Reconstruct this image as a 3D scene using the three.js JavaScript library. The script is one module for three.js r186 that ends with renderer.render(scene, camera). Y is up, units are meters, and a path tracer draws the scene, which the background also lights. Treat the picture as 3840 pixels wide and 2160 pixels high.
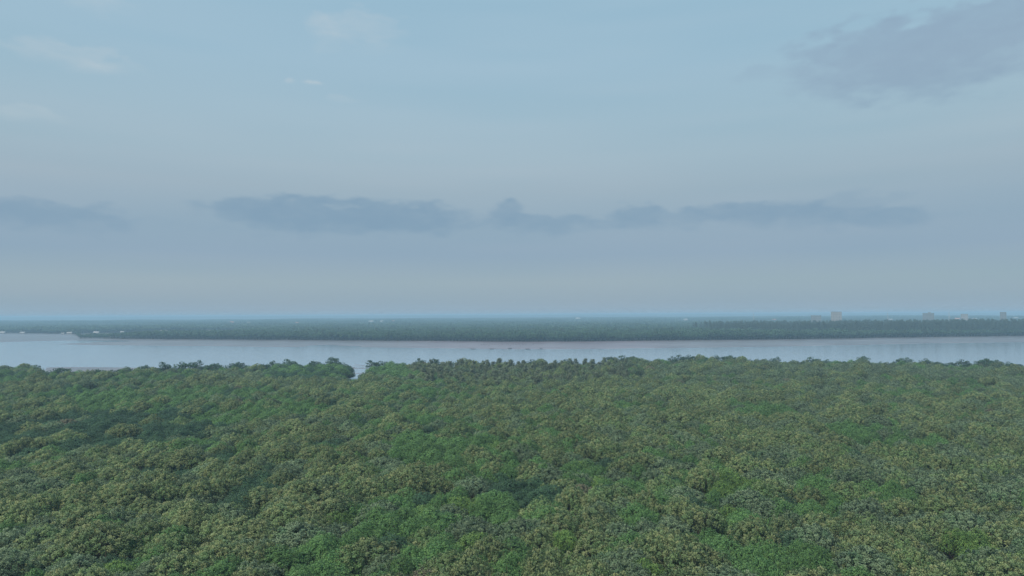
import * as THREE from 'three';
import { MarchingCubes } from 'three/addons/objects/MarchingCubes.js';

// ---------------------------------------------------------------- camera, sky, sun, exposure
const R = Math.PI / 180;
const scene = new THREE.Scene();
const camera = new THREE.PerspectiveCamera(45.59, 16 / 9, 0.5, 30000);
camera.position.set(0, 42, 0);
camera.rotation.order = 'YXZ';
camera.rotation.set(2.228 * R, 0, -0.268 * R);
const EXPOSURE = 3.6;
const renderer = new THREE.WebGLRenderer({ antialias: true });
renderer.toneMapping = THREE.LinearToneMapping;
renderer.toneMappingExposure = EXPOSURE;
renderer.shadowMap.enabled = true;

function rngOf(seed) {                                   // mulberry32
  let a = seed >>> 0;
  return () => { a = (a + 0x6d2b79f5) | 0; let t = Math.imul(a ^ (a >>> 15), 1 | a); t = (t + Math.imul(t ^ (t >>> 7), 61 | t)) ^ t; return ((t ^ (t >>> 14)) >>> 0) / 4294967296; };
}
function hash2(x, y, s) {
  let h = Math.imul(x, 374761393) + Math.imul(y, 668265263) + Math.imul(s, 974634777);
  h = Math.imul(h ^ (h >>> 13), 1274126177);
  return ((h ^ (h >>> 16)) >>> 0) / 4294967296;
}
function vnoise(x, y, s = 0) {
  const xi = Math.floor(x), yi = Math.floor(y); let fx = x - xi, fy = y - yi;
  fx = fx * fx * (3 - 2 * fx); fy = fy * fy * (3 - 2 * fy);
  const a = hash2(xi, yi, s), b = hash2(xi + 1, yi, s), c = hash2(xi, yi + 1, s), d = hash2(xi + 1, yi + 1, s);
  return a + (b - a) * fx + (c - a) * fy + (a - b - c + d) * fx * fy;
}
function fbm(x, y, s = 0, oct = 4) { let v = 0, a = 0.5, t = 0; for (let i = 0; i < oct; i++) { v += a * vnoise(x, y, s + i * 17); t += a; a *= 0.5; x *= 2.03; y *= 2.03; } return v / t; }
const clamp = (v, a = 0, b = 1) => Math.min(b, Math.max(a, v));
const smooth = (a, b, v) => { const t = clamp((v - a) / (b - a)); return t * t * (3 - 2 * t); };
const lerp = (a, b, t) => a + (b - a) * t;
function table(rows, v) {                                // piecewise linear look-up: rows of [key, value]
  if (v <= rows[0][0]) return rows[0][1];
  for (let i = 1; i < rows.length; i++) if (v <= rows[i][0]) return lerp(rows[i - 1][1], rows[i][1], (v - rows[i - 1][0]) / (rows[i][0] - rows[i - 1][0]));
  return rows[rows.length - 1][1];
}
const srgb = (c) => (c /= 255, c <= 0.04045 ? c / 12.92 : ((c + 0.055) / 1.055) ** 2.4);

// sky: an evening overcast; air by elevation (degrees), soft stratus banks all round
const AIR = [[0, 150, 171, 189], [1.1, 150, 171, 185], [2.7, 154, 175, 186], [4.9, 146, 170, 189], [6.9, 148, 172, 190], [10.2, 159, 180, 194], [12.8, 162, 186, 200], [16, 160, 188, 204], [20, 156, 188, 207], [25, 155, 188, 208], [45, 149, 183, 206], [90, 142, 177, 202]];
const AIRL = AIR.map(([e, r, g, b]) => [e, srgb(r), srgb(g), srgb(b)]);
const BANKS = [   // azimuth, elevation, half width, half height, darkness (negative: pale)
  [-21.7, 8.6, 3.4, 1.0, 0.8], [-16.7, 8.4, 6.2, 1.55, 0.95], [-9.7, 8.5, 5.8, 1.4, 0.95], [-12.5, 7.6, 9.2, 0.85, 0.8], [-0.4, 8.5, 1.7, 1.25, 0.8], [2.9, 7.8, 5.6, 0.95, 0.75], [10.4, 8.2, 2.4, 1.1, 0.8],
  [19.0, 8.1, 6.2, 0.95, 0.85], [24.4, 7.6, 4.2, 1.1, 0.7], [29.2, 7.1, 2.8, 0.7, 0.7], [26, 8.6, 3.6, 0.7, 0.4], [-34.7, 7.2, 5.6, 1.1, 0.75], [-41, 7.6, 5, 1.3, 0.8],
  [28.6, 19.0, 6.4, 2.3, 0.85], [34.6, 19.4, 7.0, 3.0, 0.9], [31.0, 16.9, 5.6, 1.5, 0.75], [43, 19, 8, 2.6, 0.8], [19.8, 18.7, 1.6, 0.7, 0.3], [22.5, 18.2, 1.4, 0.7, 0.35],
  [-12.4, 22.9, 3.4, 1.2, -0.5], [-15.4, 22.4, 1.3, 1.1, -0.45], [-33.3, 18.2, 3.2, 0.8, -0.55], [-30.6, 17.8, 2.0, 0.5, -0.4], [-16.3, 18.3, 0.75, 0.14, -1.1], [-18.1, 18.3, 0.45, 0.13, -0.8], [-14.0, 17.3, 1.4, 0.3, -0.3], [-35.5, 13.9, 2.2, 0.5, -0.45], [-31.8, 22.0, 2.2, 0.7, -0.5],
];
{
  const r = rngOf(77);
  for (let k = 0; k < 40; k++) {                         // the same kind of sky behind and beside the camera
    const az = 50 + r() * 260;
    BANKS.push([az > 180 ? az - 360 : az, k % 3 ? 6.8 + r() * 2.4 : 15 + r() * 10, 3 + r() * 6, 0.8 + r() * 1.4, k % 4 ? 0.5 + r() * 0.4 : -0.4]);
  }
}
{
  const W = 4096, Hh = 2048, data = new Float32Array(W * Hh * 4), dark = new Float32Array(W * Hh), light = new Float32Array(W * Hh);
  for (const [az, el, hw, hh0, k0] of BANKS) {
    const low = el < 12 && k0 > 0, hh = hh0 * (low ? 0.82 : k0 > 0 ? 0.88 : 1), k = k0 * (k0 > 0 ? 0.92 : 0.8);
    const reach = 2.1;
    const v0 = Math.max(Math.floor((el - hh * reach + 90) / 180 * Hh), Hh / 2 + 1), v1 = Math.ceil((el + hh * reach + 90) / 180 * Hh);
    for (let v = v0; v <= v1; v++) {
      const e = (v + 0.5) / Hh * 180 - 90;
      for (let u = Math.floor((az - hw * reach + 90) / 360 * W); u <= (az + hw * reach + 90) / 360 * W; u++) {
        const a = (u + 0.5) / W * 360 - 90, uu = ((u % W) + W) % W;
        const wob = fbm(a * 0.55, e * 1.5, 5, 5) - 0.5, wob2 = fbm(a * 0.5 + 40, e * 1.4, 9, 4) - 0.5;
        const dx = (a - az) / hw + wob2 * 1.1, dy = (e - el) / hh + wob * 1.7;
        const base = dy < 0 ? 0.62 : 1;                  // flat, feathered undersides and lumpier tops
        const d = Math.sqrt(dx * dx + dy * dy * base), m = 1 - smooth(dy < 0 ? 0.3 : 0.45, dy < 0 ? 1.5 : 1.08, d);
        const at = v * W + uu;
        if (k > 0) dark[at] = 1 - (1 - dark[at]) * (1 - m * k * (0.75 + 0.5 * fbm(a * 0.9, e * 2.4, 31, 4)));
        else light[at] = Math.min(1, light[at] - m * k * (0.55 + 0.9 * fbm(a * 1.3 + e, e * 5, 41, 4)));
      }
    }
  }
  for (let v = 0; v < Hh; v++) {
    const e = (v + 0.5) / Hh * 180 - 90, row = [0, 1, 2].map((c) => table(AIRL.map((q) => [q[0], q[c + 1]]), Math.max(e, 0)));
    for (let u = 0; u < W; u++) {
      const at = v * W + u, a = (u + 0.5) / W * 360 - 90;
      let [r, g, b] = row;
      if (e < 0) { r = 0.09; g = 0.12; b = 0.12; }
      else if (e < 60) {
        const n = ((vnoise(a * 0.045 + 20, e * 0.4, 61) - 0.5) + 0.6 * (vnoise(a * 0.11 + 50, e * 1.1, 63) - 0.5)) * (1 - smooth(120, 150, Math.abs(a > 180 ? a - 360 : a)));
        const band = 0.985 + n * 0.035 * smooth(0, 4, e);
        r *= band * (1 + n * 0.05); g *= band; b *= band * (1 - n * 0.015);
        const k = clamp(dark[at]);
        const warm = smooth(12, 18, e);
        const kk = k * lerp(0.9, 0.72, warm); r = lerp(r, lerp(0.222, 0.268, warm), kk); g = lerp(g, lerp(0.345, 0.372, warm), kk); b = lerp(b, lerp(0.465, 0.495, warm), kk);
        const l = clamp(light[at]);
        r = lerp(r, 0.46, l * 0.8); g = lerp(g, 0.58, l * 0.65); b = lerp(b, 0.65, l * 0.5);
      }
      data[at * 4] = r / EXPOSURE; data[at * 4 + 1] = g / EXPOSURE; data[at * 4 + 2] = b / EXPOSURE; data[at * 4 + 3] = 1;
    }
  }
  const sky = new THREE.DataTexture(data, W, Hh, THREE.RGBAFormat, THREE.FloatType);
  sky.mapping = THREE.EquirectangularReflectionMapping; sky.magFilter = THREE.LinearFilter; sky.wrapS = THREE.RepeatWrapping; sky.needsUpdate = true;
  scene.background = sky; scene.environment = sky;
}
const sun = new THREE.DirectionalLight(new THREE.Color().setRGB(1, 0.91, 0.75), 1.5);
sun.position.set(-420, 800, 120); sun.target.position.set(0, 0, -300);
sun.castShadow = true; sun.shadow.radius = 40; sun.shadow.mapSize.set(4096, 4096);
Object.assign(sun.shadow.camera, { left: -700, right: 700, top: 700, bottom: -700, near: 1, far: 3000 });
scene.add(sun, sun.target);
scene.fog = new THREE.FogExp2(new THREE.Color().setRGB(0.46, 0.74, 1.0), 0.0003);

// ---------------------------------------------------------------- lie of the land (bearing in degrees from straight ahead, distance in metres)
const NEAR_EDGE = [[-60, 560], [-44, 600], [-36.7, 560], [-34.8, 535], [-34.0, 490], [-30.2, 470], [-27.8, 485], [-22, 474], [-19.7, 474], [-17.7, 488], [-13.7, 472], [-11.4, 466], [-7.1, 461], [1.7, 456], [7.3, 464], [8.4, 488], [14.7, 505], [20.8, 504], [24.6, 505], [28.1, 515], [36.6, 528], [60, 560]];
const WATER_FAR = [[-60, 1700], [-44, 1500], [-36.7, 1337], [-34.5, 1267], [-32, 1200], [-27.1, 1098], [-20.5, 992], [-15.6, 940], [-11.4, 909], [-0.5, 840], [6.2, 842], [13, 872], [20.4, 921], [26.4, 1008], [36.7, 1206], [60, 1700]];
const FOREST_FAR = [[-60, 2800], [-44, 2500], [-36.7, 2187], [-34.5, 2037], [-32.5, 1907], [-32.2, 1516], [-27.2, 1369], [-20.5, 1248], [-15.6, 1174], [-11.4, 1119], [-0.5, 1030], [6.2, 1032], [13, 1075], [20.4, 1136], [26.4, 1231], [36.7, 1466], [60, 2200]];
const polar = (az, d) => [Math.sin(az * R) * d, -Math.cos(az * R) * d];
const bearing = (x, z) => Math.atan2(x, -z) / R;
const CREEK = [[-12.4, 640, 8], [-12.4, 520, 6], [-12.45, 470, 4.2], [-12.55, 430, 3.2], [-12.9, 395, 2.2], [-13.5, 365, 1.2]].map(([a, d, w]) => [...polar(a, d), w]);
function creekDistance(x, z) {                           // metres outside the creek's bank (negative: in it)
  let best = 1e9;
  for (let i = 1; i < CREEK.length; i++) {
    const [ax, az, aw] = CREEK[i - 1], [bx, bz, bw] = CREEK[i], dx = bx - ax, dz = bz - az;
    const t = clamp(((x - ax) * dx + (z - az) * dz) / (dx * dx + dz * dz));
    best = Math.min(best, Math.hypot(x - ax - dx * t, z - az - dz * t) - lerp(aw, bw, t));
  }
  return best;
}
function landAt(x, z) {
  const d = Math.hypot(x, z), a = bearing(x, z), far = Math.abs(a) > 60;
  const wob = (fbm(x * 0.02, z * 0.02, 3, 3) - 0.5);
  return { d, a, e0: far ? 900 : table(NEAR_EDGE, a) + wob * 14, e1: far ? 1e9 : table(WATER_FAR, a) + wob * 22, e2: far ? 1e9 : table(FOREST_FAR, a) + wob * 16 };
}
function heightAt(x, z) {
  const { d, a, e0, e1, e2 } = landAt(x, z);
  if (d < e0 + 300 && d < e1 - 60) {
    let h = lerp(0.75, -1.8, smooth(e0 - 1, e0 + 30, d)) + (fbm(x * 0.06, z * 0.06, 11, 3) - 0.5) * 0.5;
    const flat = smooth(-36, -33.8, a) * (1 - smooth(-27.5, -25.5, a));            // mudflat off the left bank
    if (flat > 0 && d > e0 - 6) { const edge = lerp(690, 640, smooth(-34.5, -27, a)); h = Math.max(h, lerp(-1.8, 0.16 + (fbm(x * 0.01, z * 0.05, 12, 3) - 0.55) * 0.35, flat * (1 - smooth(edge - 4, edge + 14, d)))); }
    const c = creekDistance(x, z);
    if (c < 6) { const bed = -0.35 + (fbm(x * 0.06, z * 0.11, 13, 3) - 0.42) * 1.5; h = lerp(Math.min(bed, h + 9), h, smooth(-1, 5, c)); if (d > e0 - 4) h = lerp(bed, h, smooth(0, 6, c)); }
    return h;
  }
  if (d < e1 - 60) return -1.8;
  if (d < e2) {
    const t = clamp((d - e1) / (e2 - e1));
    const bar = smooth(-17.5, -10, a);                                              // the solid sandbar; streaky mud to its left
    const s1 = lerp(fbm(a * 0.05 + 7, d * 0.0046, 27, 3), fbm(a * 0.16 + 7, d * 0.011, 21, 4), bar) - 0.5, s2 = fbm(a * 0.5, d * 0.03, 23, 3) - 0.5;
    let h = lerp(0.0, 0.42, bar) + s1 * lerp(1.3, 0.5, bar) + s2 * 0.16;
    h = lerp(h, h + 0.25, smooth(0.75, 1, t));
    const tip = smooth(-17.5, -14.5, a) * (1 - smooth(-9, -5, a));                  // lower outer shelf at the bar's left tip
    h -= tip * 0.25 * (1 - smooth(0.2, 0.5, t));
    h = lerp(-1.8, h, smooth(-0.03, 0.03, (d - e1) / (e2 - e1)));
    return lerp(h, 1.2, smooth(0.97, 1, t));
  }
  return 1.2 + (fbm(x * 0.01, z * 0.01, 29, 2) - 0.5) * 0.4 + 9 * smooth(1900, 4900, d) + 4 * smooth(12, 22, a) * smooth(2300, 4800, d);   // the land rises a little inland
}

function tex(n, fn, colour) {                            // small tiling noise textures
  const data = new Uint8Array(n * n * 4);
  for (let y = 0; y < n; y++) for (let x = 0; x < n; x++) { const c = fn(x / n, y / n); const i = (y * n + x) * 4; data[i] = c[0]; data[i + 1] = c[1]; data[i + 2] = c[2]; data[i + 3] = 255; }
  const t = new THREE.DataTexture(data, n, n); t.wrapS = t.wrapT = THREE.RepeatWrapping; t.magFilter = THREE.LinearFilter;
  if (colour) t.colorSpace = THREE.SRGBColorSpace; t.needsUpdate = true; return t;
}
const tileNoise = (u, v, n, s) => {                      // value noise that repeats after n cells
  const x = u * n, y = v * n, xi = Math.floor(x), yi = Math.floor(y); let fx = x - xi, fy = y - yi;
  fx = fx * fx * (3 - 2 * fx); fy = fy * fy * (3 - 2 * fy); const q = (i, j) => hash2(((i % n) + n) % n, ((j % n) + n) % n, s);
  const a = q(xi, yi), b = q(xi + 1, yi), c = q(xi, yi + 1), d = q(xi + 1, yi + 1); return a + (b - a) * fx + (c - a) * fy + (a - b - c + d) * fx * fy;
};
const rippleMap = tex(256, (u, v) => { const h = (tileNoise(u, v, 9, 1) * 0.5 + tileNoise(u, v, 21, 2) * 0.3 + tileNoise(u, v, 47, 3) * 0.2) * 255; return [h, h, h]; });
const mudMap = tex(256, (u, v) => { const h = (tileNoise(u, v, 6, 4) * 0.45 + tileNoise(u, v, 17, 5) * 0.35 + tileNoise(u, v, 51, 6) * 0.2) * 255; return [h, h, h]; });

function shade(o) { o.traverse((m) => { if (m.isMesh) { m.castShadow = true; m.receiveShadow = true; } }); return o; }
const taken = {};
function numbered(name) { const n = taken[name] = (taken[name] ?? -1) + 1; return n ? `${name}_${String(n).padStart(3, '0')}` : name; }
function tag(o, label, category, group, kind) { if (label) o.userData.label = label; if (category) o.userData.category = category; if (group) o.userData.group = group; if (kind) o.userData.kind = kind; return o; }

{ // ground: one sheet from under the camera to the horizon
  const azs = [], ds = [0.001, 30, 60];
  for (let a = -180; a < -46; a += 6) azs.push(a); for (let a = -46; a < 46; a += 0.22) azs.push(a); for (let a = 46; a <= 181; a += 6) azs.push(Math.min(a, 180)); if (azs[azs.length - 1] < 180) azs.push(180);
  for (let d = 66; d < 380; d *= 1.03) ds.push(d); for (let d = 380; d < 2300; d *= 1.0062) ds.push(d); for (let d = 2320; d < 6200; d *= 1.05) ds.push(d);
  const nA = azs.length, nD = ds.length, pos = new Float32Array(nA * nD * 3), col = new Float32Array(nA * nD * 3), uv = new Float32Array(nA * nD * 2), idx = [];
  for (let i = 0; i < nD; i++) for (let j = 0; j < nA; j++) {
    const [x, z] = polar(azs[j], ds[i]), y = heightAt(x, z), k = i * nA + j;
    pos.set([x, y, z], k * 3); uv.set([x / 40, z / 40], k * 2);
    const { a, d, e0, e1, e2 } = landAt(x, z);
    let c = [0.055, 0.05, 0.038];
    const n = fbm(x * 0.05, z * 0.05, 51, 3);
    if (d > e0 - 2 && d < e2 + 30) {
      const streak = fbm(a * 0.3, d * 0.04, 53, 4), pinkish = smooth(-14, -3, a) * (1 - smooth(9, 16, a));
      c = [lerp(0.07, 0.155, streak) + pinkish * 0.024, lerp(0.07, 0.15, streak) + pinkish * 0.004, lerp(0.085, 0.175, streak) + pinkish * 0.012];
    }
    col.set(c.map((v) => v * (0.8 + 0.4 * n)), k * 3);
    if (i && j) idx.push(k - nA - 1, k - 1, k, k - nA - 1, k, k - nA);
  }
  const g = new THREE.BufferGeometry();
  g.setAttribute('position', new THREE.BufferAttribute(pos, 3)); g.setAttribute('color', new THREE.BufferAttribute(col, 3)); g.setAttribute('uv', new THREE.BufferAttribute(uv, 2)); g.setIndex(idx); g.computeVertexNormals();
  if (g.getAttribute('normal').getY(nA * 20 + 100) < 0) { for (let i = 0; i < idx.length; i += 3) [idx[i], idx[i + 1]] = [idx[i + 1], idx[i]]; g.setIndex(idx); g.computeVertexNormals(); }
  const m = new THREE.MeshStandardMaterial({ vertexColors: true, roughness: 0.36, bumpMap: mudMap, bumpScale: 0.12 });
  const o = new THREE.Mesh(g, m); o.name = 'ground'; tag(o, 'dark forest floor, wet mudflats and sandbar', 'ground', null, 'structure'); scene.add(shade(o));
}
{ // river
  const g = new THREE.PlaneGeometry(6400, 2600); g.rotateX(-Math.PI / 2);
  const uv = g.getAttribute('uv'); for (let i = 0; i < uv.count; i++) uv.setXY(i, uv.getX(i) * 6400 / 34, uv.getY(i) * 2600 / 34);
  const m = new THREE.MeshPhysicalMaterial({ color: new THREE.Color().setRGB(0.2, 0.26, 0.335), roughness: 0.1, ior: 1.33, bumpMap: rippleMap, bumpScale: 0.1 });
  const o = new THREE.Mesh(g, m); o.name = 'river'; o.position.set(0, 0, -1500); tag(o, 'calm wide river reflecting the pale sky', 'river', null, 'structure'); scene.add(shade(o));
}

// ---------------------------------------------------------------- foliage kit
class Leaves {
  constructor() { this.p = []; this.c = []; this.i = []; this.n = []; }
  leaf(x, y, z, dx, dy, dz, len, wid, c, r, ox = dx, oy = dy, oz = dz) {
    let sx = r() - 0.5, sy = (r() - 0.5) * 0.5, sz = r() - 0.5; const dot = sx * dx + sy * dy + sz * dz; sx -= dot * dx; sy -= dot * dy; sz -= dot * dz;
    const l = Math.hypot(sx, sy, sz) || 1; sx *= wid / 2 / l; sy *= wid / 2 / l; sz *= wid / 2 / l;
    const k = this.p.length / 3, mx = x + dx * len * 0.5, my = y + dy * len * 0.5, mz = z + dz * len * 0.5, droop = len * 0.18;
    this.p.push(x, y, z, mx + sx, my + sy, mz + sz, x + dx * len, y + dy * len - droop, z + dz * len, mx - sx, my - sy, mz - sz);
    for (let q = 0; q < 4; q++) this.c.push(c[0], c[1], c[2]);
    let nx = dy * sz - dz * sy, ny = dz * sx - dx * sz, nz = dx * sy - dy * sx; const nl = Math.hypot(nx, ny, nz) || 1, out = nx * ox + ny * oy + nz * oz;
    if (out > 0) this.i.push(k, k + 2, k + 1, k, k + 3, k + 2); else this.i.push(k, k + 1, k + 2, k, k + 2, k + 3);      // upper face outwards
    const f = (out > 0 ? 1 : -1) / nl * 0.75; nx = nx * f + ox * 0.8; ny = ny * f + oy * 0.8 + 0.1; nz = nz * f + oz * 0.8; const l2 = Math.hypot(nx, ny, nz) || 1;   // leaves curl: rounded normals
    for (let q = 0; q < 4; q++) this.n.push(nx / l2, ny / l2, nz / l2);
  }
  tuft(x, y, z, nx, ny, nz, count, len, wid, c, r, spread = 0.9, ball = 0) {
    for (let q = 0; q < count; q++) {
      const th = r() * 6.2832, u = r() * 2 - 1, w = Math.sqrt(1 - u * u);
      let dx = nx * 0.62 + w * Math.cos(th) * spread, dy = ny * 0.62 + u * spread + 0.18, dz = nz * 0.62 + w * Math.sin(th) * spread; const l = Math.hypot(dx, dy, dz) || 1; dx /= l; dy /= l; dz /= l;
      const s = 0.75 + r() * 0.5, v = 0.93 + r() * 0.14;
      const off = ball * Math.sqrt(r());
      this.leaf(x + dx * off, y + dy * off, z + dz * off, dx, dy, dz, len * s, wid * s, [c[0] * v, c[1] * v, c[2] * v], r, dx * 0.8 + nx * 0.3, dy * 0.8 + ny * 0.3, dz * 0.8 + nz * 0.3);
    }
  }
  limb(a, b, ra, rb, c, sides = 5) {
    const d = new THREE.Vector3(...b).sub(new THREE.Vector3(...a)).normalize(), u = new THREE.Vector3(0.31, 0.2, 0.93).cross(d).normalize(), w = d.clone().cross(u), k = this.p.length / 3;
    for (const [o, rad] of [[a, ra], [b, rb]]) for (let s = 0; s < sides; s++) { const t = s / sides * 6.2832, cx = Math.cos(t) * rad, cy = Math.sin(t) * rad; this.p.push(o[0] + u.x * cx + w.x * cy, o[1] + u.y * cx + w.y * cy, o[2] + u.z * cx + w.z * cy); this.c.push(...c); const nv = [u.x * cx + w.x * cy, u.y * cx + w.y * cy, u.z * cx + w.z * cy].map((v) => v / rad); this.n.push(...nv); }
    for (let s = 0; s < sides; s++) { const t = (s + 1) % sides; this.i.push(k + s, k + t, k + sides + t, k + s, k + sides + t, k + sides + s); }
    const tip = this.p.length / 3; this.p.push(...b); this.c.push(...c); this.n.push(d.x, d.y, d.z); for (let s = 0; s < sides; s++) this.i.push(k + sides + s, k + sides + (s + 1) % sides, tip);
  }
  geometry() {
    const g = new THREE.BufferGeometry();
    g.setAttribute('position', new THREE.Float32BufferAttribute(this.p, 3)); g.setAttribute('color', new THREE.Float32BufferAttribute(this.c, 3)); g.setAttribute('normal', new THREE.Float32BufferAttribute(this.n, 3)); g.setIndex(this.i); return g;
  }
}
const BARK = [0.11, 0.09, 0.07], PALE_BARK = [0.3, 0.28, 0.25];
const mix3 = (a, b, t) => [lerp(a[0], b[0], t), lerp(a[1], b[1], t), lerp(a[2], b[2], t)];
// a broadleaf tree about 10 m tall: lobes of leaf tufts carried by limbs; the palette gives each tuft its own leaf colour
function broadleaf(seed, o) {
  const r = rngOf(seed), crown = new Leaves(), wood = new Leaves(), lobes = [];
  const Rr = o.radius, top = o.height;
  lobes.push([(r() - 0.5) * Rr * 0.4, top - Rr * 0.42, (r() - 0.5) * Rr * 0.4, Rr * (0.4 + r() * 0.08)]);
  const th0 = r() * 6.28;
  for (let k = 1; k < o.lobes; k++) {
    const inner = k < o.lobes * 0.4, th = th0 + k * 2.4 + (r() - 0.5) * 0.7, rad = Rr * (inner ? 0.36 + r() * 0.14 : 0.6 + r() * 0.22), lr = Rr * (0.28 + r() * 0.16);
    lobes.push([Math.cos(th) * rad, top - lr - (rad / Rr) ** 2 * Rr * o.dome - r() * Rr * 0.2, Math.sin(th) * rad, lr]);
  }
  lobes.forEach(([lx, ly, lz, lr], li) => {
    const lobeTone = r();
    const n = Math.round(4 * Math.PI * lr * lr / (o.gap * o.gap));
    for (let k = 0; k < n; k++) {
      const u = 1 - 2 * (k + r()) / n, th = k * 2.39996 + r() * 0.6, w = Math.sqrt(Math.max(0, 1 - u * u)), nx = w * Math.cos(th), ny = u, nz = w * Math.sin(th);
      if (ny < -0.45) continue;
      const bump = 0.84 + 0.34 * r(), x = lx + nx * lr * bump, y = ly + ny * lr * bump * 0.92, z = lz + nz * lr * bump;
      let inside = false; for (let q = 0; q < lobes.length; q++) if (q !== li && Math.hypot(x - lobes[q][0], (y - lobes[q][1]) / 0.92, z - lobes[q][2]) < lobes[q][3] * 0.78) { inside = true; break; }
      if (inside) continue;
      const pick = r(), tone = o.palette(pick, lobeTone, r);
      crown.tuft(x, y, z, nx, ny, nz, o.leaves, o.leaf, o.leaf * o.slim, tone, r, 0.9, o.ball ?? 0);
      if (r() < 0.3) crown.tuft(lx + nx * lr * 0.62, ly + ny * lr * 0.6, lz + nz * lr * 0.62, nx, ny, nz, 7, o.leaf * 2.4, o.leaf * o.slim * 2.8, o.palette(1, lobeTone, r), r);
    }
  });
  const fork = [(r() - 0.5) * 0.8, top * 0.38, (r() - 0.5) * 0.8];
  wood.limb([0, -0.4, 0], fork, 0.2, 0.15, BARK, 7);
  lobes.forEach(([lx, ly, lz, lr]) => { const mid = [lerp(fork[0], lx, 0.55) + (r() - 0.5) * 0.5, lerp(fork[1], ly, 0.5), lerp(fork[2], lz, 0.55) + (r() - 0.5) * 0.5]; wood.limb(fork, mid, 0.1, 0.07, BARK); wood.limb(mid, [lx, ly + lr * 0.3, lz], 0.07, 0.03, BARK); });
  return { crown: crown.geometry(), wood: wood.geometry(), leavesKit: crown, woodKit: wood };
}
// feathery upright she-oak: drooping plumes of needles on rising branches
function featherTree(seed, o) {
  const r = rngOf(seed), crown = new Leaves(), wood = new Leaves(), top = o.height;
  let px = 0, pz = 0; const pts = [[0, -0.4, 0]];
  for (let k = 1; k <= 6; k++) { px += (r() - 0.5) * 0.35; pz += (r() - 0.5) * 0.35; pts.push([px, top * k / 6.3, pz]); }
  for (let k = 1; k < pts.length; k++) wood.limb(pts[k - 1], pts[k], 0.2 * (1 - (k - 1) / 6.5), 0.2 * (1 - k / 6.5), BARK, 6);
  for (let b = 0; b < o.branches; b++) {
    const t = 0.24 + 0.76 * (b + r()) / o.branches, k = Math.min(5, Math.floor(t * 6)), f = t * 6 - k, base = [0, 1, 2].map((q) => lerp(pts[k][q], pts[k + 1][q], Math.min(f, 1)));
    const th = b * 2.4 + r(), reach = o.radius * (1.12 - t) * (0.6 + 0.6 * r()) + 0.35, rise = reach * (0.5 + r() * 0.6);
    const end = [base[0] + Math.cos(th) * reach, base[1] + rise, base[2] + Math.sin(th) * reach];
    wood.limb(base, end, 0.05, 0.015, BARK, 4);
    const tone = o.palette(r(), r(), r), n = Math.ceil(reach * 5) + 3;
    for (let q = 0; q < n; q++) { const s = 0.2 + 0.85 * (q + r()) / n; crown.tuft(lerp(base[0], end[0], s), lerp(base[1], end[1], s), lerp(base[2], end[2], s), Math.cos(th) * 0.6, 0.8, Math.sin(th) * 0.6, o.leaves, o.leaf, o.leaf * 0.17, tone, r, 0.8); }
  }
  return { crown: crown.geometry(), wood: wood.geometry(), leavesKit: crown, woodKit: wood };
}
function whole(t) {                                      // wood and leaves in one geometry, for the uncountable mass
  const all = new Leaves(), n = t.woodKit.p.length / 3;
  all.p = t.woodKit.p.concat(t.leavesKit.p); all.c = t.woodKit.c.concat(t.leavesKit.c); all.n = t.woodKit.n.concat(t.leavesKit.n); all.i = t.woodKit.i.concat(t.leavesKit.i.map((v) => v + n)); return all.geometry();
}
// leaf colours: each tuft is young, ripe or blossom-tipped
const PAL = {
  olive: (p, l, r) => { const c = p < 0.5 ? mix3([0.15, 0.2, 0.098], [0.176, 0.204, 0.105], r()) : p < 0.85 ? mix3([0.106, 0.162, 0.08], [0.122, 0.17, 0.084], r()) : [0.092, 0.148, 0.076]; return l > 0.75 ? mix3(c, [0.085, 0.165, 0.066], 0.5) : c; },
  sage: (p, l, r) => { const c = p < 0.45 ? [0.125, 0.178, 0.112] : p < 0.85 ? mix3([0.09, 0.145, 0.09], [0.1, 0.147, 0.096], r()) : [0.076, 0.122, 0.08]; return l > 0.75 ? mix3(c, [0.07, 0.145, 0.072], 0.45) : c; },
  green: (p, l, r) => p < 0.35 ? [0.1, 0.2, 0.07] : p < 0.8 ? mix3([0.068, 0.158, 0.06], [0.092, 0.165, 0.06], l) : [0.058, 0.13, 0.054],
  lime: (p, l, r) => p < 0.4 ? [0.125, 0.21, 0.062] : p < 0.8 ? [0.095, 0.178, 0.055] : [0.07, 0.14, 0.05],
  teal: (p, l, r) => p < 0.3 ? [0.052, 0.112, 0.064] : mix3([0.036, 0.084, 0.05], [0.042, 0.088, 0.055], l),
  rust: (p, l, r) => p < 0.4 ? [0.15, 0.145, 0.105] : [0.115, 0.118, 0.086],
  farGreen: (p, l, r) => mix3([0.038, 0.09, 0.052], [0.046, 0.096, 0.056], l),
  farDark: (p, l, r) => mix3([0.03, 0.068, 0.046], [0.04, 0.078, 0.05], l),
  feather: (p, l, r) => mix3([0.1, 0.14, 0.092], [0.118, 0.148, 0.104], l),
};
const protos = { olive: [], sage: [], green: [], lime: [], teal: [], rust: [], feather: [] };
const rough = { lobes: 12, dome: 0.42, gap: 1.0, leaves: 60, leaf: 0.25, slim: 0.62, ball: 0.4 }, sleek = { lobes: 11, dome: 0.5, gap: 0.54, leaves: 20, leaf: 0.21, slim: 0.5, ball: 0.24 };
for (let k = 0; k < 6; k++) protos.olive.push(broadleaf(100 + k, { ...rough, radius: 3.6 + (k % 3) * 0.5, height: 9.2 + (k % 2) * 0.8, lobes: 10 + k % 4, palette: PAL.olive }));
for (let k = 0; k < 4; k++) protos.sage.push(broadleaf(200 + k, { ...rough, radius: 3.5 + (k % 3) * 0.5, height: 9 + (k % 2) * 0.9, palette: PAL.sage }));
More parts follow.
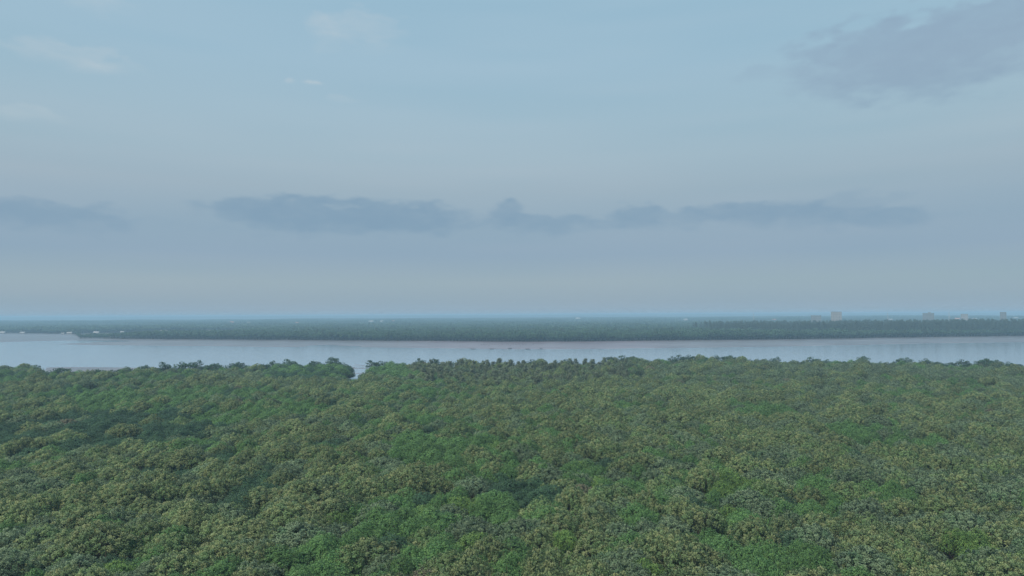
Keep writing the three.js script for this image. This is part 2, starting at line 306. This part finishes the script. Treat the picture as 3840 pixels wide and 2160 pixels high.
for (let k = 0; k < 5; k++) protos.green.push(broadleaf(300 + k, { ...sleek, radius: 3.3 + (k % 3) * 0.5, height: 8.4 + (k % 2) * 0.7, palette: PAL.green }));
for (let k = 0; k < 3; k++) protos.lime.push(broadleaf(400 + k, { ...sleek, radius: 3.0 + (k % 3) * 0.5, height: 8.8, palette: PAL.lime }));
for (let k = 0; k < 3; k++) protos.teal.push(broadleaf(500 + k, { ...sleek, radius: 3.8 + (k % 3) * 0.4, height: 8.6, leaves: 22, palette: PAL.teal }));
for (let k = 0; k < 2; k++) protos.rust.push(broadleaf(600 + k, { ...rough, radius: 3.1, height: 8.6, leaves: 40, gap: 1.1, palette: PAL.rust }));
for (let k = 0; k < 4; k++) protos.feather.push(featherTree(700 + k, { height: 10.6, radius: 2.6, branches: 46, leaves: 7, leaf: 0.62, palette: PAL.feather }));
function ragged(seed) {                                  // open crown: small separate tufty clumps on bare ascending limbs
  const r = rngOf(seed), crown = new Leaves(), wood = new Leaves(), fork = [(r() - 0.5), 5.5, (r() - 0.5)];
  wood.limb([0, -0.4, 0], fork, 0.22, 0.15, BARK, 7);
  for (let k = 0; k < 15; k++) {
    const th = k * 2.4 + r(), rad = 0.5 + 2.9 * Math.sqrt((k + r()) / 15), end = [fork[0] + Math.cos(th) * rad, 11.3 - rad * (0.4 + r() * 0.9) - r() * 1.6, fork[2] + Math.sin(th) * rad], lr = 0.55 + r() * 0.5;
    const mid = [lerp(fork[0], end[0], 0.5), lerp(fork[1], end[1], 0.6), lerp(fork[2], end[2], 0.5)]; wood.limb(fork, mid, 0.1, 0.07, BARK); wood.limb(mid, end, 0.07, 0.03, BARK);
    for (let q = 0; q < 22; q++) { const u = r() * 2 - 1, t = r() * 6.28, w = Math.sqrt(1 - u * u); crown.tuft(end[0] + w * Math.cos(t) * lr * 1.3, end[1] + u * lr * 0.6, end[2] + w * Math.sin(t) * lr * 1.3, w * Math.cos(t), u, w * Math.sin(t), 8, 0.42, 0.2, PAL.teal(r(), r(), r), r); }
  }
  return { crown: crown.geometry(), wood: wood.geometry(), leavesKit: crown, woodKit: wood };
}
protos.open = [0, 1, 2].map((k) => ragged(800 + k));
const [farLeaf, ...leafMats] = [1, 1.1, 1.24, 1.38].map((v) => new THREE.MeshPhysicalMaterial({ vertexColors: true, side: THREE.DoubleSide, roughness: 0.95, specularIntensity: 0.25, transmission: 0.35, thickness: 0, color: new THREE.Color().setRGB(v, v * 0.99, v * 0.97) }));
const woodMat = new THREE.MeshStandardMaterial({ vertexColors: true, roughness: 0.9 });

// ---------------------------------------------------------------- the near forest: one jittered stand of trees out to the river bank
const HALF = Math.tan(36.8 * R);
const stand = [];
const PATCHES = [[-6, 182, 14, 'green'], [-11.4, 123, 6, 'green'], [1.7, 133, 6, 'teal'], [-1.2, 97, 5, 'green'], [28.8, 148, 6, 'green'], [17.8, 104, 7, 'green'], [23.3, 102, 7, 'green'], [-34.4, 254, 22, 'teal'], [-20, 146, 6, 'teal'], [-12.9, 109, 5, 'green'], [-25.2, 173, 9, 'teal'], [10.8, 118, 4, 'green'], [33.5, 122, 4, 'lime'], [4.9, 102, 3.5, 'lime'], [12, 94, 2.8, 'lime'], [17.9, 144, 5, 'lime'], [-18, 108, 4, 'lime'], [-16.6, 98, 6, 'green'], [26.1, 119, 5, 'olive'], [-27, 240, 24, 'teal'], [-20, 265, 20, 'green'], [-28, 330, 26, 'green'], [20, 260, 14, 'green'], [28, 215, 14, 'green']];
{
  const r = rngOf(4242), S = 4.7;
  for (let zi = 0; zi > -620; zi -= S) for (let xi = -480; xi < 480; xi += S) {
    const x = xi + (r() - 0.5) * S * 0.85, z = zi + (r() - 0.5) * S * 0.85, p = r(), q = r(), q2 = r(), q3 = r();
    const { d, a, e0 } = landAt(x, z);
    if (-z < 62 || Math.abs(x) > -z * HALF + 14 || d > e0 - 3 || creekDistance(x, z) < 4.2) continue;
    const n1 = fbm(x * 0.022 + 5, z * 0.014, 81, 3), n2 = fbm(x * 0.05, z * 0.034 + 9, 83, 3), n3 = fbm(x * 0.012, z * 0.012, 87, 2);
    let kind = 'olive', size = 0.72 + q * q * 0.42 + (fbm(x * 0.03, z * 0.03, 89, 2) - 0.5) * 0.2;
    const leftWood = smooth(0, -8, a) * smooth(150, 215, d), deep = smooth(300, 380, d);
    const greenness = 0.25 + (n1 - 0.5) * 1.7 + (n2 - 0.5) * 0.9 + leftWood * 0.34 + smooth(125, 85, d) * 0.04;
    if (p < greenness) kind = q2 < 0.1 && d < 260 ? 'lime' : q2 < 0.26 + leftWood * 0.25 ? 'teal' : 'green';
    else if (q2 < 0.3 + deep * 0.3 + smooth(-5, 20, a) * 0.2) kind = 'sage';
    else if (q2 > 0.994) kind = 'rust';
    if (a > -8.5 && a < 9.5 && d > 325 + Math.abs(a) * 4 && p < 0.3 + n3 * 0.35) kind = 'feather';
    if (a > -20 && a < -13 && d > 385) { size *= 1.28; if (kind !== 'feather') kind = p < 0.6 ? 'teal' : 'green'; }
    if (a > -11.6 && a < -8.6 && d > 385) { size *= 1.25; kind = 'green'; }
    for (const [pa, pd, pr, pk] of PATCHES) if (Math.hypot(x - Math.sin(pa * R) * pd, (z + Math.cos(pa * R) * pd) * 0.6) < pr && p < 0.9) kind = pk;
    if (d > e0 - 13 && kind !== 'feather' && q3 < 0.4) { kind = 'open'; size *= 1.0 + q * 0.2; }
    if (kind === 'feather') size *= 1.1 + q3 * 0.2;
    stand.push({ x, z, d, a, kind, size, turn: q3 * 6.283, v: Math.floor(q * 997), tall: (0.86 + q2 * 0.14 + (q - 0.4) * 0.1 + (fbm(x * 0.05, z * 0.05, 93, 2) - 0.5) * 0.16) / size, tone: Math.floor(p * 3000) % 3 });
    if (size > 1 && d > 380) stand[stand.length - 1].tall *= 1.16;
  }
}
const inFrame = (t) => { const v = new THREE.Vector3(t.x, 9.5 * t.size * t.tall, t.z).project(camera); t.px = v.x; t.py = v.y; return Math.abs(v.x) < 0.985 && v.y > -1.03; };
camera.aspect = 16 / 9; camera.updateMatrixWorld(true); camera.updateProjectionMatrix();
const nearOnes = stand.filter(inFrame).sort((p, q) => p.d - q.d).slice(0, 300);
nearOnes.forEach((t) => { t.own = true; });
const ORD = ['', 'first', 'second', 'third', 'fourth', 'fifth', 'sixth', 'seventh', 'eighth', 'ninth', 'tenth', 'eleventh', 'twelfth', 'thirteenth', 'fourteenth', 'fifteenth', 'sixteenth', 'seventeenth', 'eighteenth', 'nineteenth', 'twentieth'];
const ordinal = (n) => n <= 20 ? ORD[n] : n < 30 ? `twenty-${ORD[n - 20]}` : n === 30 ? 'thirtieth' : n < 40 ? `thirty-${ORD[n - 30]}` : n === 40 ? 'fortieth' : `forty-${ORD[n - 40]}`;
const LOOK = { olive: 'olive tree with pale yellowish tips', sage: 'grey-green tree with rough crown', green: 'fresh green smooth-crowned tree', lime: 'bright yellow-green tree', teal: 'dark bluish-green tree', rust: 'thin brownish tree', feather: 'feathery grey-green tree', open: 'ragged dark tree' };
const CALL = { olive: 'olive_tree', sage: 'sage_tree', green: 'green_tree', lime: 'lime_green_tree', teal: 'dark_tree', rust: 'brown_tree', feather: 'feathery_tree', open: 'bank_tree' };
function plant(kind, v, x, z, sx, sy, turn, tone, label, group, name = CALL[kind], category = 'tree') {
  const t = protos[kind][v % protos[kind].length], o = new THREE.Group(); o.name = numbered(name);
  const w = new THREE.Mesh(t.wood, woodMat); w.name = 'trunk'; const c = new THREE.Mesh(t.crown, leafMats[tone]); c.name = 'crown'; o.add(w, c);
  o.position.set(x, heightAt(x, z) - 0.02, z); o.rotation.y = turn; o.scale.set(sx, sy, sx); tag(o, label, category, group); scene.add(shade(o)); return o;
}
{
  const rows = Math.ceil(nearOnes.length / 25);
  for (let k = 0; k < rows; k++) {
    const row = nearOnes.slice(k * 25, k * 25 + 25).sort((p, q) => p.px - q.px);
    row.forEach((t, i) => plant(t.kind, t.v, t.x, t.z, t.size, t.size * t.tall, t.turn, t.tone,
      `${LOOK[t.kind]}, ${ordinal(i + 1)} from left in ${k ? `${ordinal(k + 1)} row` : 'the row'} ${k ? 'from' : 'at'} bottom edge`, 'trees of the near forest canopy'));
  }
}
const forestCanopy = new THREE.Group(); forestCanopy.name = 'forest_canopy';
tag(forestCanopy, 'dense mixed olive and green treetops stretching to the river bank', 'forest', null, 'stuff');
function scatter(parent, name, geometry, material, list) {
  const im = new THREE.InstancedMesh(geometry, material, list.length), m = new THREE.Matrix4(), q = new THREE.Quaternion(), up = new THREE.Vector3(0, 1, 0), c = new THREE.Color();
  list.forEach((t, i) => { m.compose(new THREE.Vector3(t.x, t.y ?? heightAt(t.x, t.z) - 0.02, t.z), q.setFromAxisAngle(up, t.turn), new THREE.Vector3(t.sx, t.sy, t.sx)); im.setMatrixAt(i, m); if (t.color) im.setColorAt(i, c.setRGB(...t.color)); });
  im.name = name; im.userData.kind = 'stuff'; im.castShadow = im.receiveShadow = true; parent.add(im); return im;
}
for (const kind of Object.keys(protos)) protos[kind].forEach((t, k) => {
  const list = stand.filter((s) => !s.own && s.kind === kind && s.v % protos[kind].length === k).map((s) => { const v = 0.84 + 0.15 * s.tone; return { x: s.x, z: s.z, turn: s.turn, sx: s.size, sy: s.size * s.tall, color: [v, v, v * 0.98] }; });
  if (list.length) { scatter(forestCanopy, `${CALL[kind]}_canopy`, t.crown, leafMats[1], list); scatter(forestCanopy, `${CALL[kind]}_trunks`, t.wood, woodMat, list.map((q) => ({ ...q, color: null }))); }
});
scene.add(forestCanopy);

// trees that stand up out of the canopy along the river bank, told apart against the water
const bank = [   // bearing, size, kind, label
  [-34.6, 1.05, 'open', 'two-knobbed dark tree breaking the skyline at the far left of the bank'], [-30.9, 1.0, 'green', 'rounded green tree in front of the near mudflat at left'], [-28.2, 1.08, 'open', 'lone open tree at right end of the near mudflat'],
  [-24.6, 1.24, 'open', 'tall open-crowned tree rising highest left of the creek cluster'], [-23.3, 1.08, 'open', 'low spreading tree just right of the tall open-crowned left tree'], [-21.8, 1.14, 'open', 'small dark knob of a tree against water, left of creek cluster'],
  [-19.4, 1.12, 'open', 'sparse tree at left end of the dark creekside cluster'], [-15.8, 1.2, 'teal', 'broad dark dome tree in the middle of the creekside cluster'], [-14.6, 1.28, 'open', 'ragged tree topping the right end of the creekside cluster'], [-13.55, 1.14, 'teal', 'dark rounded tree on the left lip of the creek mouth'],
  [-11.2, 1.12, 'green', 'pale green rounded tree on the right lip of the creek mouth'], [-10.0, 1.34, 'green', 'tall domed green tree right of the creek mouth'], [-7.6, 1.2, 'open', 'ragged tree with gaps beside the domed green tree'], [-6.4, 1.16, 'open', 'tufted tree between the domed tree and the feathery grove'],
  [4.8, 1.3, 'feather', 'feathery spire above the bank right of centre'], [0.9, 1.16, 'feather', 'feathery tip rising over the grove below the beached boats'], [8.2, 1.1, 'open', 'small open tree where the treeline steps up right of centre'], [9.6, 1.12, 'teal', 'dense dark crown on the treeline right of the feathery spire'],
  [13.2, 1.06, 'open', 'open tree on the flat treeline below the sandbar right half'], [16.4, 1.16, 'open', 'first of a pair of knobby trees above the right treeline'], [17.4, 1.16, 'open', 'second of the pair of knobby trees above the right treeline'], [21.0, 1.1, 'open', 'sparse tree on the right bank with gaps of water'],
  [23.2, 1.04, 'feather', 'thin wispy tree on the right bank treeline'], [27.0, 1.22, 'open', 'tall leaning tree standing out on the right bank'], [29.2, 1.08, 'open', 'clumped tree right of the tall leaning bank tree'], [32.2, 1.12, 'teal', 'dark rounded tree near the right end of the bank'], [34.4, 1.04, 'open', 'low ragged tree at the right edge of the bank'],
];
bank.forEach(([a, s, kind, label], i) => {
  let d = table(NEAR_EDGE, a) - 5; const [x, z] = polar(a, a > -13.7 && a < -11 ? 432 : d);
  plant(kind, i, x, z, s * 0.85, kind === 'open' ? s : 0.94 + (s - 1) * 0.75, i * 1.7, i % 3, label, 'trees standing out along the river bank', 'bank_tree');
});
plant('green', 2, ...polar(-12.15, 404), 0.62, 0.62, 2.2, 1, 'small leafy tree standing in the mouth of the creek', null, 'creek_tree');
{ // the leafless pale tree low in the picture on the right
  const r = rngOf(9), wood = new Leaves(), o = new THREE.Group(); o.name = 'bare_tree';
  const grow = (a, dir, len, rad, depth) => { const b = a.map((v, q) => v + dir[q] * len); wood.limb(a, b, rad, rad * 0.62, PALE_BARK, 5); if (depth) for (let k = 0; k < 3; k++) { const d2 = [dir[0] + (r() - 0.5) * 1.3, dir[1] * 0.75 + 0.35, dir[2] + (r() - 0.5) * 1.3], l = Math.hypot(...d2); grow(b, d2.map((v) => v / l), len * (0.62 + r() * 0.2), rad * 0.62, depth - 1); } };
  grow([0, -0.4, 0], [0.05, 1, 0.02], 3.8, 0.16, 4);
  const m = new THREE.Mesh(wood.geometry(), woodMat); m.name = 'branches'; o.add(m); const [x, z] = polar(24.3, 92); o.position.set(x, heightAt(x, z), z);
  tag(o, 'leafless pale-branched tree among green crowns near bottom right', 'tree'); scene.add(shade(o));
}

// ---------------------------------------------------------------- far forest beyond the river
{
  const far = new THREE.Group(); far.name = 'far_forest'; tag(far, 'hazy blue-green forest covering the far shore to the horizon', 'forest', null, 'stuff');
  const low = [0, 1, 2].map((k) => whole(broadleaf(900 + k, { lobes: 6, dome: 0.45, gap: 1.25, leaves: 7, leaf: 1.0, slim: 0.6, radius: 4.2, height: 9.4, palette: k ? PAL.farGreen : PAL.farDark })));
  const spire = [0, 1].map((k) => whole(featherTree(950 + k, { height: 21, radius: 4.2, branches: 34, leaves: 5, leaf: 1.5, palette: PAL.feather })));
  const lists = [[], [], []], spires = [[], []], r = rngOf(31);
  const put = (az, d, sx, sy) => { const [x, z] = polar(az, d), v = 0.78 + 0.3 * fbm(az * 0.9, d * 0.006, 97, 3) + r() * 0.12; lists[Math.floor(r() * 3)].push({ x, z, turn: r() * 6.28, sx, sy, color: [v, v, v] }); };
  for (let d = 1000; d < 2600;) {
    const step = 5.5 + (d - 1000) * 0.005, da = step / d / R * 1.05;
    for (let a = -40; a < 40; a += da) {
      const dd = d + (r() - 0.5) * step, aa = a + (r() - 0.5) * da, edge = table(FOREST_FAR, aa) + 4;
      if (dd < edge) continue;
      if (aa < -22 && dd > edge + lerp(130, 300, smooth(-32, -22, aa)) && dd < 1990 && aa > -32.3) continue;   // open strand behind the spit
      const s = lerp(0.5, 1, Math.max(smooth(-32.2, -27, aa), smooth(1700, 1900, dd))) * (0.85 + r() * 0.35) * (0.8 + 0.5 * fbm(aa * 0.8, dd * 0.008, 91, 2));
      put(aa, dd, s * (step / 6.5), s);
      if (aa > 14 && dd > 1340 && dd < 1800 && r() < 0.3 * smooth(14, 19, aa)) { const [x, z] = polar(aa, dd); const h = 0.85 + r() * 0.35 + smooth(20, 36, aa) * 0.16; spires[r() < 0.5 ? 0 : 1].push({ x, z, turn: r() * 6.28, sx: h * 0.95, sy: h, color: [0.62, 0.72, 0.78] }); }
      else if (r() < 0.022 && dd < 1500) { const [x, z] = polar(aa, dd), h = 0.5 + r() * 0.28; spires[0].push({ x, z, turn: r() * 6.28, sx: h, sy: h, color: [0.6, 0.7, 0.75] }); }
    }
    d += step;
  }
  for (let d = 2600; d < 5300;) {
    const step = Math.min(26, 13 + (d - 2600) * 0.006), da = step / d / R;
    for (let a = -40; a < 40; a += da) { const bump = fbm(a * 0.35, d * 0.0015, 95, 3); put(a + (r() - 0.5) * da, d + (r() - 0.5) * step, Math.min(2.5, step / 8.5 * (0.8 + r() * 0.5)), 0.75 + r() * 0.3 + (bump - 0.4) * 1.1); }
    d += step;
  }
  low.forEach((g, k) => scatter(far, 'far_trees', g, farLeaf, lists[k]));
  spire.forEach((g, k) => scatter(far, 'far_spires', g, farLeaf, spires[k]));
  scene.add(far);
  console.log('far trees', lists.map((l) => l.length), spires.map((l) => l.length), 'near', stand.length);
}

// ---------------------------------------------------------------- buildings on the far shore
const paint = (r, g, b, rough = 0.8) => new THREE.MeshStandardMaterial({ color: new THREE.Color().setRGB(r, g, b), roughness: rough });
const M = { white: paint(0.28, 0.27, 0.27), cream: paint(0.66, 0.6, 0.52), grey: paint(0.16, 0.17, 0.18), tin: paint(0.3, 0.3, 0.31, 0.7), tile: paint(0.38, 0.2, 0.14), dark: paint(0.06, 0.07, 0.08, 0.3), wood: paint(0.09, 0.065, 0.045), steel: paint(0.4, 0.4, 0.4, 0.6), skin: paint(0.28, 0.16, 0.1) };
const boxGeo = {}; const BX = (w, h, d) => boxGeo[[w, h, d]] ??= new THREE.BoxGeometry(w, h, d);
function part(parent, name, geo, mat, x = 0, y = 0, z = 0) { const m = new THREE.Mesh(geo, mat); m.name = name; m.position.set(x, y, z); parent.add(m); return m; }
function base(name, az, d, turn = 0) { const o = new THREE.Group(); o.name = numbered(name); const [x, z] = polar(az, d); o.position.set(x, heightAt(x, z), z); o.rotation.y = -az * R + turn; return o; }
function block(name, az, d, w, h, dep, floors, cols, mat, label, tower) {
  const o = base(name, az, d); part(o, 'wall', BX(w, h, dep), mat, 0, h / 2 - 0.5, 0);
  part(o, 'roof', BX(w + 0.8, 0.9, dep + 0.8), M.grey, 0, h - 0.05, 0);
  const fh = (h - 3) / floors;
  for (let f = 0; f < floors; f++) for (let c = 0; c < cols; c++) { const wd = part(o, 'window', BX(w / cols * 0.5, fh * 0.45, 0.3), M.dark, (c + 0.5) / cols * w - w / 2, 2 + (f + 0.5) * fh, dep / 2 + 0.1); part(wd, 'sill', BX(w / cols * 0.58, 0.25, 0.5), mat, 0, -fh * 0.225 - 0.13, 0.15); }
  if (tower) part(o, 'stair_tower', BX(w * 0.28, 2.4, dep * 0.5), mat, tower * w, h + 1.55, 0);
  tag(o, label, 'building', 'buildings on the far horizon'); scene.add(shade(o));
}
block('apartment_block', 25.3, 1950, 25, 44.4, 14, 10, 7, M.white, 'large pale apartment block rising highest above the right horizon');
block('apartment_block', 31.25, 2200, 27, 39.5, 16, 9, 8, M.grey, 'wide grey flat-topped building on the horizon right of the pale block', 0.1);
block('apartment_block', 35.6, 2100, 13, 41.5, 12, 9, 4, M.grey, 'narrow grey tower at far right end of the horizon');
block('apartment_block', 33.4, 2300, 17, 36, 12, 8, 5, M.white, 'small pale building between the two grey towers on horizon');
block('apartment_block', 37.2, 2200, 26, 37, 16, 8, 8, M.grey, 'low grey building cut by the right picture edge');
block('warehouse', 23.9, 2100, 26, 34.5, 18, 6, 8, M.grey, 'long low grey building beside the large pale block');
function house(az, d, w, h, wallMat, roofMat, label, lift = 0) {
  const o = base('house', az, d, (w * 7 % 1) - 0.5); o.position.y += lift;
  part(o, 'wall', BX(w, h, w * 0.6), wallMat, 0, h / 2 - 0.3, 0);
  const s = new THREE.Shape(); s.moveTo(-w * 0.36, 0); s.lineTo(w * 0.36, 0); s.lineTo(0, w * 0.2); s.closePath();
  const rg = new THREE.ExtrudeGeometry(s, { depth: w * 1.08, bevelEnabled: false }); rg.translate(0, 0, -w * 0.54); rg.rotateY(Math.PI / 2); part(o, 'roof', rg, roofMat, 0, h - 0.28, 0);
  part(o, 'door', BX(1.1, 2.1, 0.12), M.dark, 0, 1.05, w * 0.3 + 0.03); for (const k of [-0.3, 0.3]) part(o, 'window', BX(1.6, 1.2, 0.12), M.dark, k * w, 1.8, w * 0.3 + 0.03);
  tag(o, label, 'house', 'small pale buildings on the far shore'); scene.add(shade(o));
}
[['a', -36.6, 2140, 13], ['b', -35.5, 2080, 10], ['c', -33.2, 1930, 7], ['d', -32.8, 1930, 11], ['e', -31.2, 1925, 12]].forEach(([, a, d, w], i) => house(a, d, w, 3, M.white, M.tin, `whitewashed shore house, ${ORD[i + 1]} from the left along the left far strand`));
[[-29.6, 1940, 8], [-27.6, 1930, 9], [-26.9, 1950, 15], [-25.4, 1940, 8], [-23.8, 1940, 9]].forEach(([a, d, w], i) => house(a, d, w, 3.2, M.white, M.tin, `pale shed, ${ORD[i + 1]} from the left on strand behind the wooded spit`));
[[-22.2, 3200, 30], [-21.0, 3000, 24], [-19.6, 2650, 22], [-17.4, 2900, 22], [-11.6, 3100, 40], [-10.7, 3100, 34], [-9.8, 3200, 26], [5.5, 3900, 50], [14.2, 3300, 34], [20.9, 3100, 30], [22.6, 3200, 24], [28.9, 3100, 26], [33.0, 3300, 34], [34.0, 3300, 26], [36.3, 3500, 30]].forEach(([a, d, w], i) => house(a, d, w * 0.5, 10.5, M.white, i % 3 ? M.tin : M.tile, `pale building among far treetops, ${ORD[i + 1]} from the left beyond the forest`));
function mast(az, d, h, label) {
  const o = base('radio_mast', az, d), k = new Leaves(), c = [0.45, 0.42, 0.42];
  for (const [sx, sz] of [[-1, -1], [1, -1], [-1, 1], [1, 1]]) k.limb([sx * 2, -0.5, sz * 2], [sx * 0.5, h, sz * 0.5], 0.22, 0.14, c, 4);
  for (let y = 0; y < h - 3; y += h / 14) { const q = 2 - 1.5 * y / h, q2 = 2 - 1.5 * (y + h / 14) / h; for (const s of [-1, 1]) { k.limb([-q, y, s * q], [q2, y + h / 14, s * q2], 0.1, 0.1, c, 3); k.limb([s * q, y, -q], [s * q2, y + h / 14, q2], 0.1, 0.1, c, 3); } }
  part(o, 'lattice', k.geometry(), woodMat); part(o, 'antenna', new THREE.CylinderGeometry(0.1, 0.14, 3, 6), M.steel, 0, h + 1.3, 0); part(o, 'platform', BX(3, 0.4, 3), M.steel, 0, h * 0.86, 0);
  tag(o, label, 'mast', 'radio masts on the horizon'); scene.add(shade(o));
}
mast(19.4, 2100, 43, 'thin lattice mast left of the large pale block on horizon'); mast(28.7, 2100, 43, 'thin lattice mast right of the large pale block'); mast(32.5, 2200, 43.5, 'thin lattice mast between the grey towers');

// ---------------------------------------------------------------- sandbar: boats and people
function boatGeo(len, wid, dep) {
  const st = 14, rib = 9, p = [], idx = [];
  for (let i = 0; i <= st; i++) { const t = i / st * 2 - 1, w = wid / 2 * Math.sqrt(Math.max(0.004, 1 - t * t * t * t)), sheer = dep + 0.35 * t * t; for (let j = 0; j < rib; j++) { const a = (j / (rib - 1) - 0.5) * Math.PI; p.push(t * len / 2 * (1 - 0.06 * Math.cos(a)), sheer - (sheer - 0.05) * Math.cos(a) ** 0.8, Math.sin(a) * w); } }
  for (let i = 0; i < st; i++) for (let j = 0; j < rib - 1; j++) { const k = i * rib + j; idx.push(k, k + rib, k + 1, k + 1, k + rib, k + rib + 1); }
  const g = new THREE.BufferGeometry(); g.setAttribute('position', new THREE.Float32BufferAttribute(p, 3)); g.setIndex(idx); g.computeVertexNormals(); return g;
}
const hullGeo = boatGeo(5.6, 1.5, 0.6), hullMat = new THREE.MeshStandardMaterial({ color: new THREE.Color().setRGB(0.05, 0.045, 0.045), roughness: 0.7, side: THREE.DoubleSide });
[[-3.24, 842, 0.1, 'dark wooden boat, leftmost at the sandbar edge'], [-1.69, 840, -0.15, 'dark wooden boat, second from left at the sandbar edge'], [-0.2, 842, 0.5, 'dark wooden boat beached between two others below the people'], [1.27, 834, 0.35, 'dark wooden boat afloat just off the sandbar, rightmost of the larger boats'], [2.4, 842, 0.2, 'dark low boat at the sandbar edge far right of the people']].forEach(([a, d, turn, label], i) => {
  const o = base('fishing_boat', a, d, turn); o.position.y = Math.max(o.position.y, -0.12); if (i === 4) o.scale.setScalar(0.7);
  part(o, 'hull', hullGeo, hullMat); for (const x of [-1.5, 0, 1.5]) part(o, 'thwart', BX(0.3, 0.06, 1.3), M.wood, x, 0.45, 0); part(o, 'deck', BX(0.8, 0.05, 0.9), M.wood, 2.15, 0.6, 0);
  tag(o, label, 'boat', 'boats along the sandbar'); scene.add(shade(o));
});
function personGeo(pose, shirt, trousers) {
  const J = { hip: [0, 0.92, 0], chest: [pose.lean * 0.3, 1.3, 0], neck: [pose.lean * 0.42, 1.48, 0], head: [pose.lean * 0.5, 1.63, 0] };
  const B = [[J.hip, J.chest, 0.14, 0.16], [J.chest, J.neck, 0.15, 0.07], [J.neck, J.head, 0.065, 0.1], [J.head, [J.head[0] + 0.02, J.head[1] + 0.06, 0], 0.1, 0.095]];
  for (const s of [-1, 1]) {
    const k = [s * pose.step * 0.5 + 0.06, 0.5, s * 0.11], f = [s * pose.step, 0.06, s * 0.12], e = [J.chest[0] + pose.reach * 0.2, 1.12, s * 0.27], h = [J.chest[0] + pose.reach * 0.5, 0.9 + pose.reach * 0.35, s * 0.24];
    B.push([[0, 0.9, s * 0.09], k, 0.1, 0.065], [k, f, 0.065, 0.045], [f, [f[0] + 0.16, 0.045, f[2]], 0.045, 0.035], [[J.chest[0], 1.38, s * 0.18], e, 0.065, 0.045], [e, h, 0.045, 0.035], [h, [h[0] + 0.06, h[1] - 0.08, h[2]], 0.04, 0.025]);
  }
  const N = 56, mc = new MarchingCubes(N, new THREE.MeshStandardMaterial(), false, false, 60000), S = 1.0; mc.isolation = 0;
  for (let z = 0; z < N; z++) for (let y = 0; y < N; y++) for (let x = 0; x < N; x++) {
    const px = (x / N * 2 - 1) * S, py = (y / N * 2 - 1) * S + 0.9, pz = (z / N * 2 - 1) * S; let sum = 0;
    for (const [a, b, ra, rb] of B) { const dx = b[0] - a[0], dy = b[1] - a[1], dz = b[2] - a[2], t = clamp(((px - a[0]) * dx + (py - a[1]) * dy + (pz - a[2]) * dz) / (dx * dx + dy * dy + dz * dz)); const d = Math.hypot(px - a[0] - dx * t, py - a[1] - dy * t, pz - a[2] - dz * t) - lerp(ra, rb, t); sum += Math.exp(-d * 36); }
    mc.field[x + y * N + z * N * N] = Math.log(Math.max(sum, 1e-30)) / 36;
  }
  mc.update();
  const n = mc.count, pos = mc.positionArray.slice(0, n * 3), nor = mc.normalArray.slice(0, n * 3), col = new Float32Array(n * 3);
  for (let i = 0; i < n; i++) { pos[i * 3 + 1] += 0.9; const y = pos[i * 3 + 1], arm = Math.abs(pos[i * 3 + 2]) > 0.2 && y < 1.15; const c = y > 1.56 ? [0.05, 0.035, 0.03] : y > 1.48 || arm ? [0.24, 0.14, 0.09] : y > 0.9 ? shirt : y > 0.1 ? trousers : [0.2, 0.12, 0.08]; col.set(c, i * 3); }
  const g = new THREE.BufferGeometry(); g.setAttribute('position', new THREE.BufferAttribute(pos, 3)); g.setAttribute('normal', new THREE.BufferAttribute(nor, 3)); g.setAttribute('color', new THREE.BufferAttribute(col, 3)); return g;
}
{
  const kinds = [personGeo({ lean: 0.1, step: 0.18, reach: 0.1 }, [0.08, 0.05, 0.06], [0.03, 0.03, 0.05]), personGeo({ lean: 0.7, step: 0.12, reach: 0.5 }, [0.16, 0.05, 0.05], [0.04, 0.04, 0.05]), personGeo({ lean: 0.05, step: 0.08, reach: 0.7 }, [0.1, 0.1, 0.11], [0.05, 0.045, 0.04])];
  const pm = new THREE.MeshStandardMaterial({ vertexColors: true, roughness: 0.85 }), r = rngOf(12), spots = [];
  for (let k = 0; k < 26; k++) spots.push([-2.55 + k * 0.148 + (r() - 0.5) * 0.1, (k % 6 === 4 ? 905 : 946) + (r() - 0.5) * 14]);
  spots.unshift([-4.35, 905]); spots.push([1.75, 948]);
  spots.sort((p, q) => p[0] - q[0]).forEach(([a, d], i) => {
    const o = base('person', a, d, r() * 6.28); part(o, 'body', kinds[i % 3], pm);
    tag(o, `tiny dark-clothed figure on the sandbar, ${ordinal(i + 1)} from the left`, 'person', 'people gathered on the sandbar'); scene.add(shade(o));
  });
}
renderer.render(scene, camera);
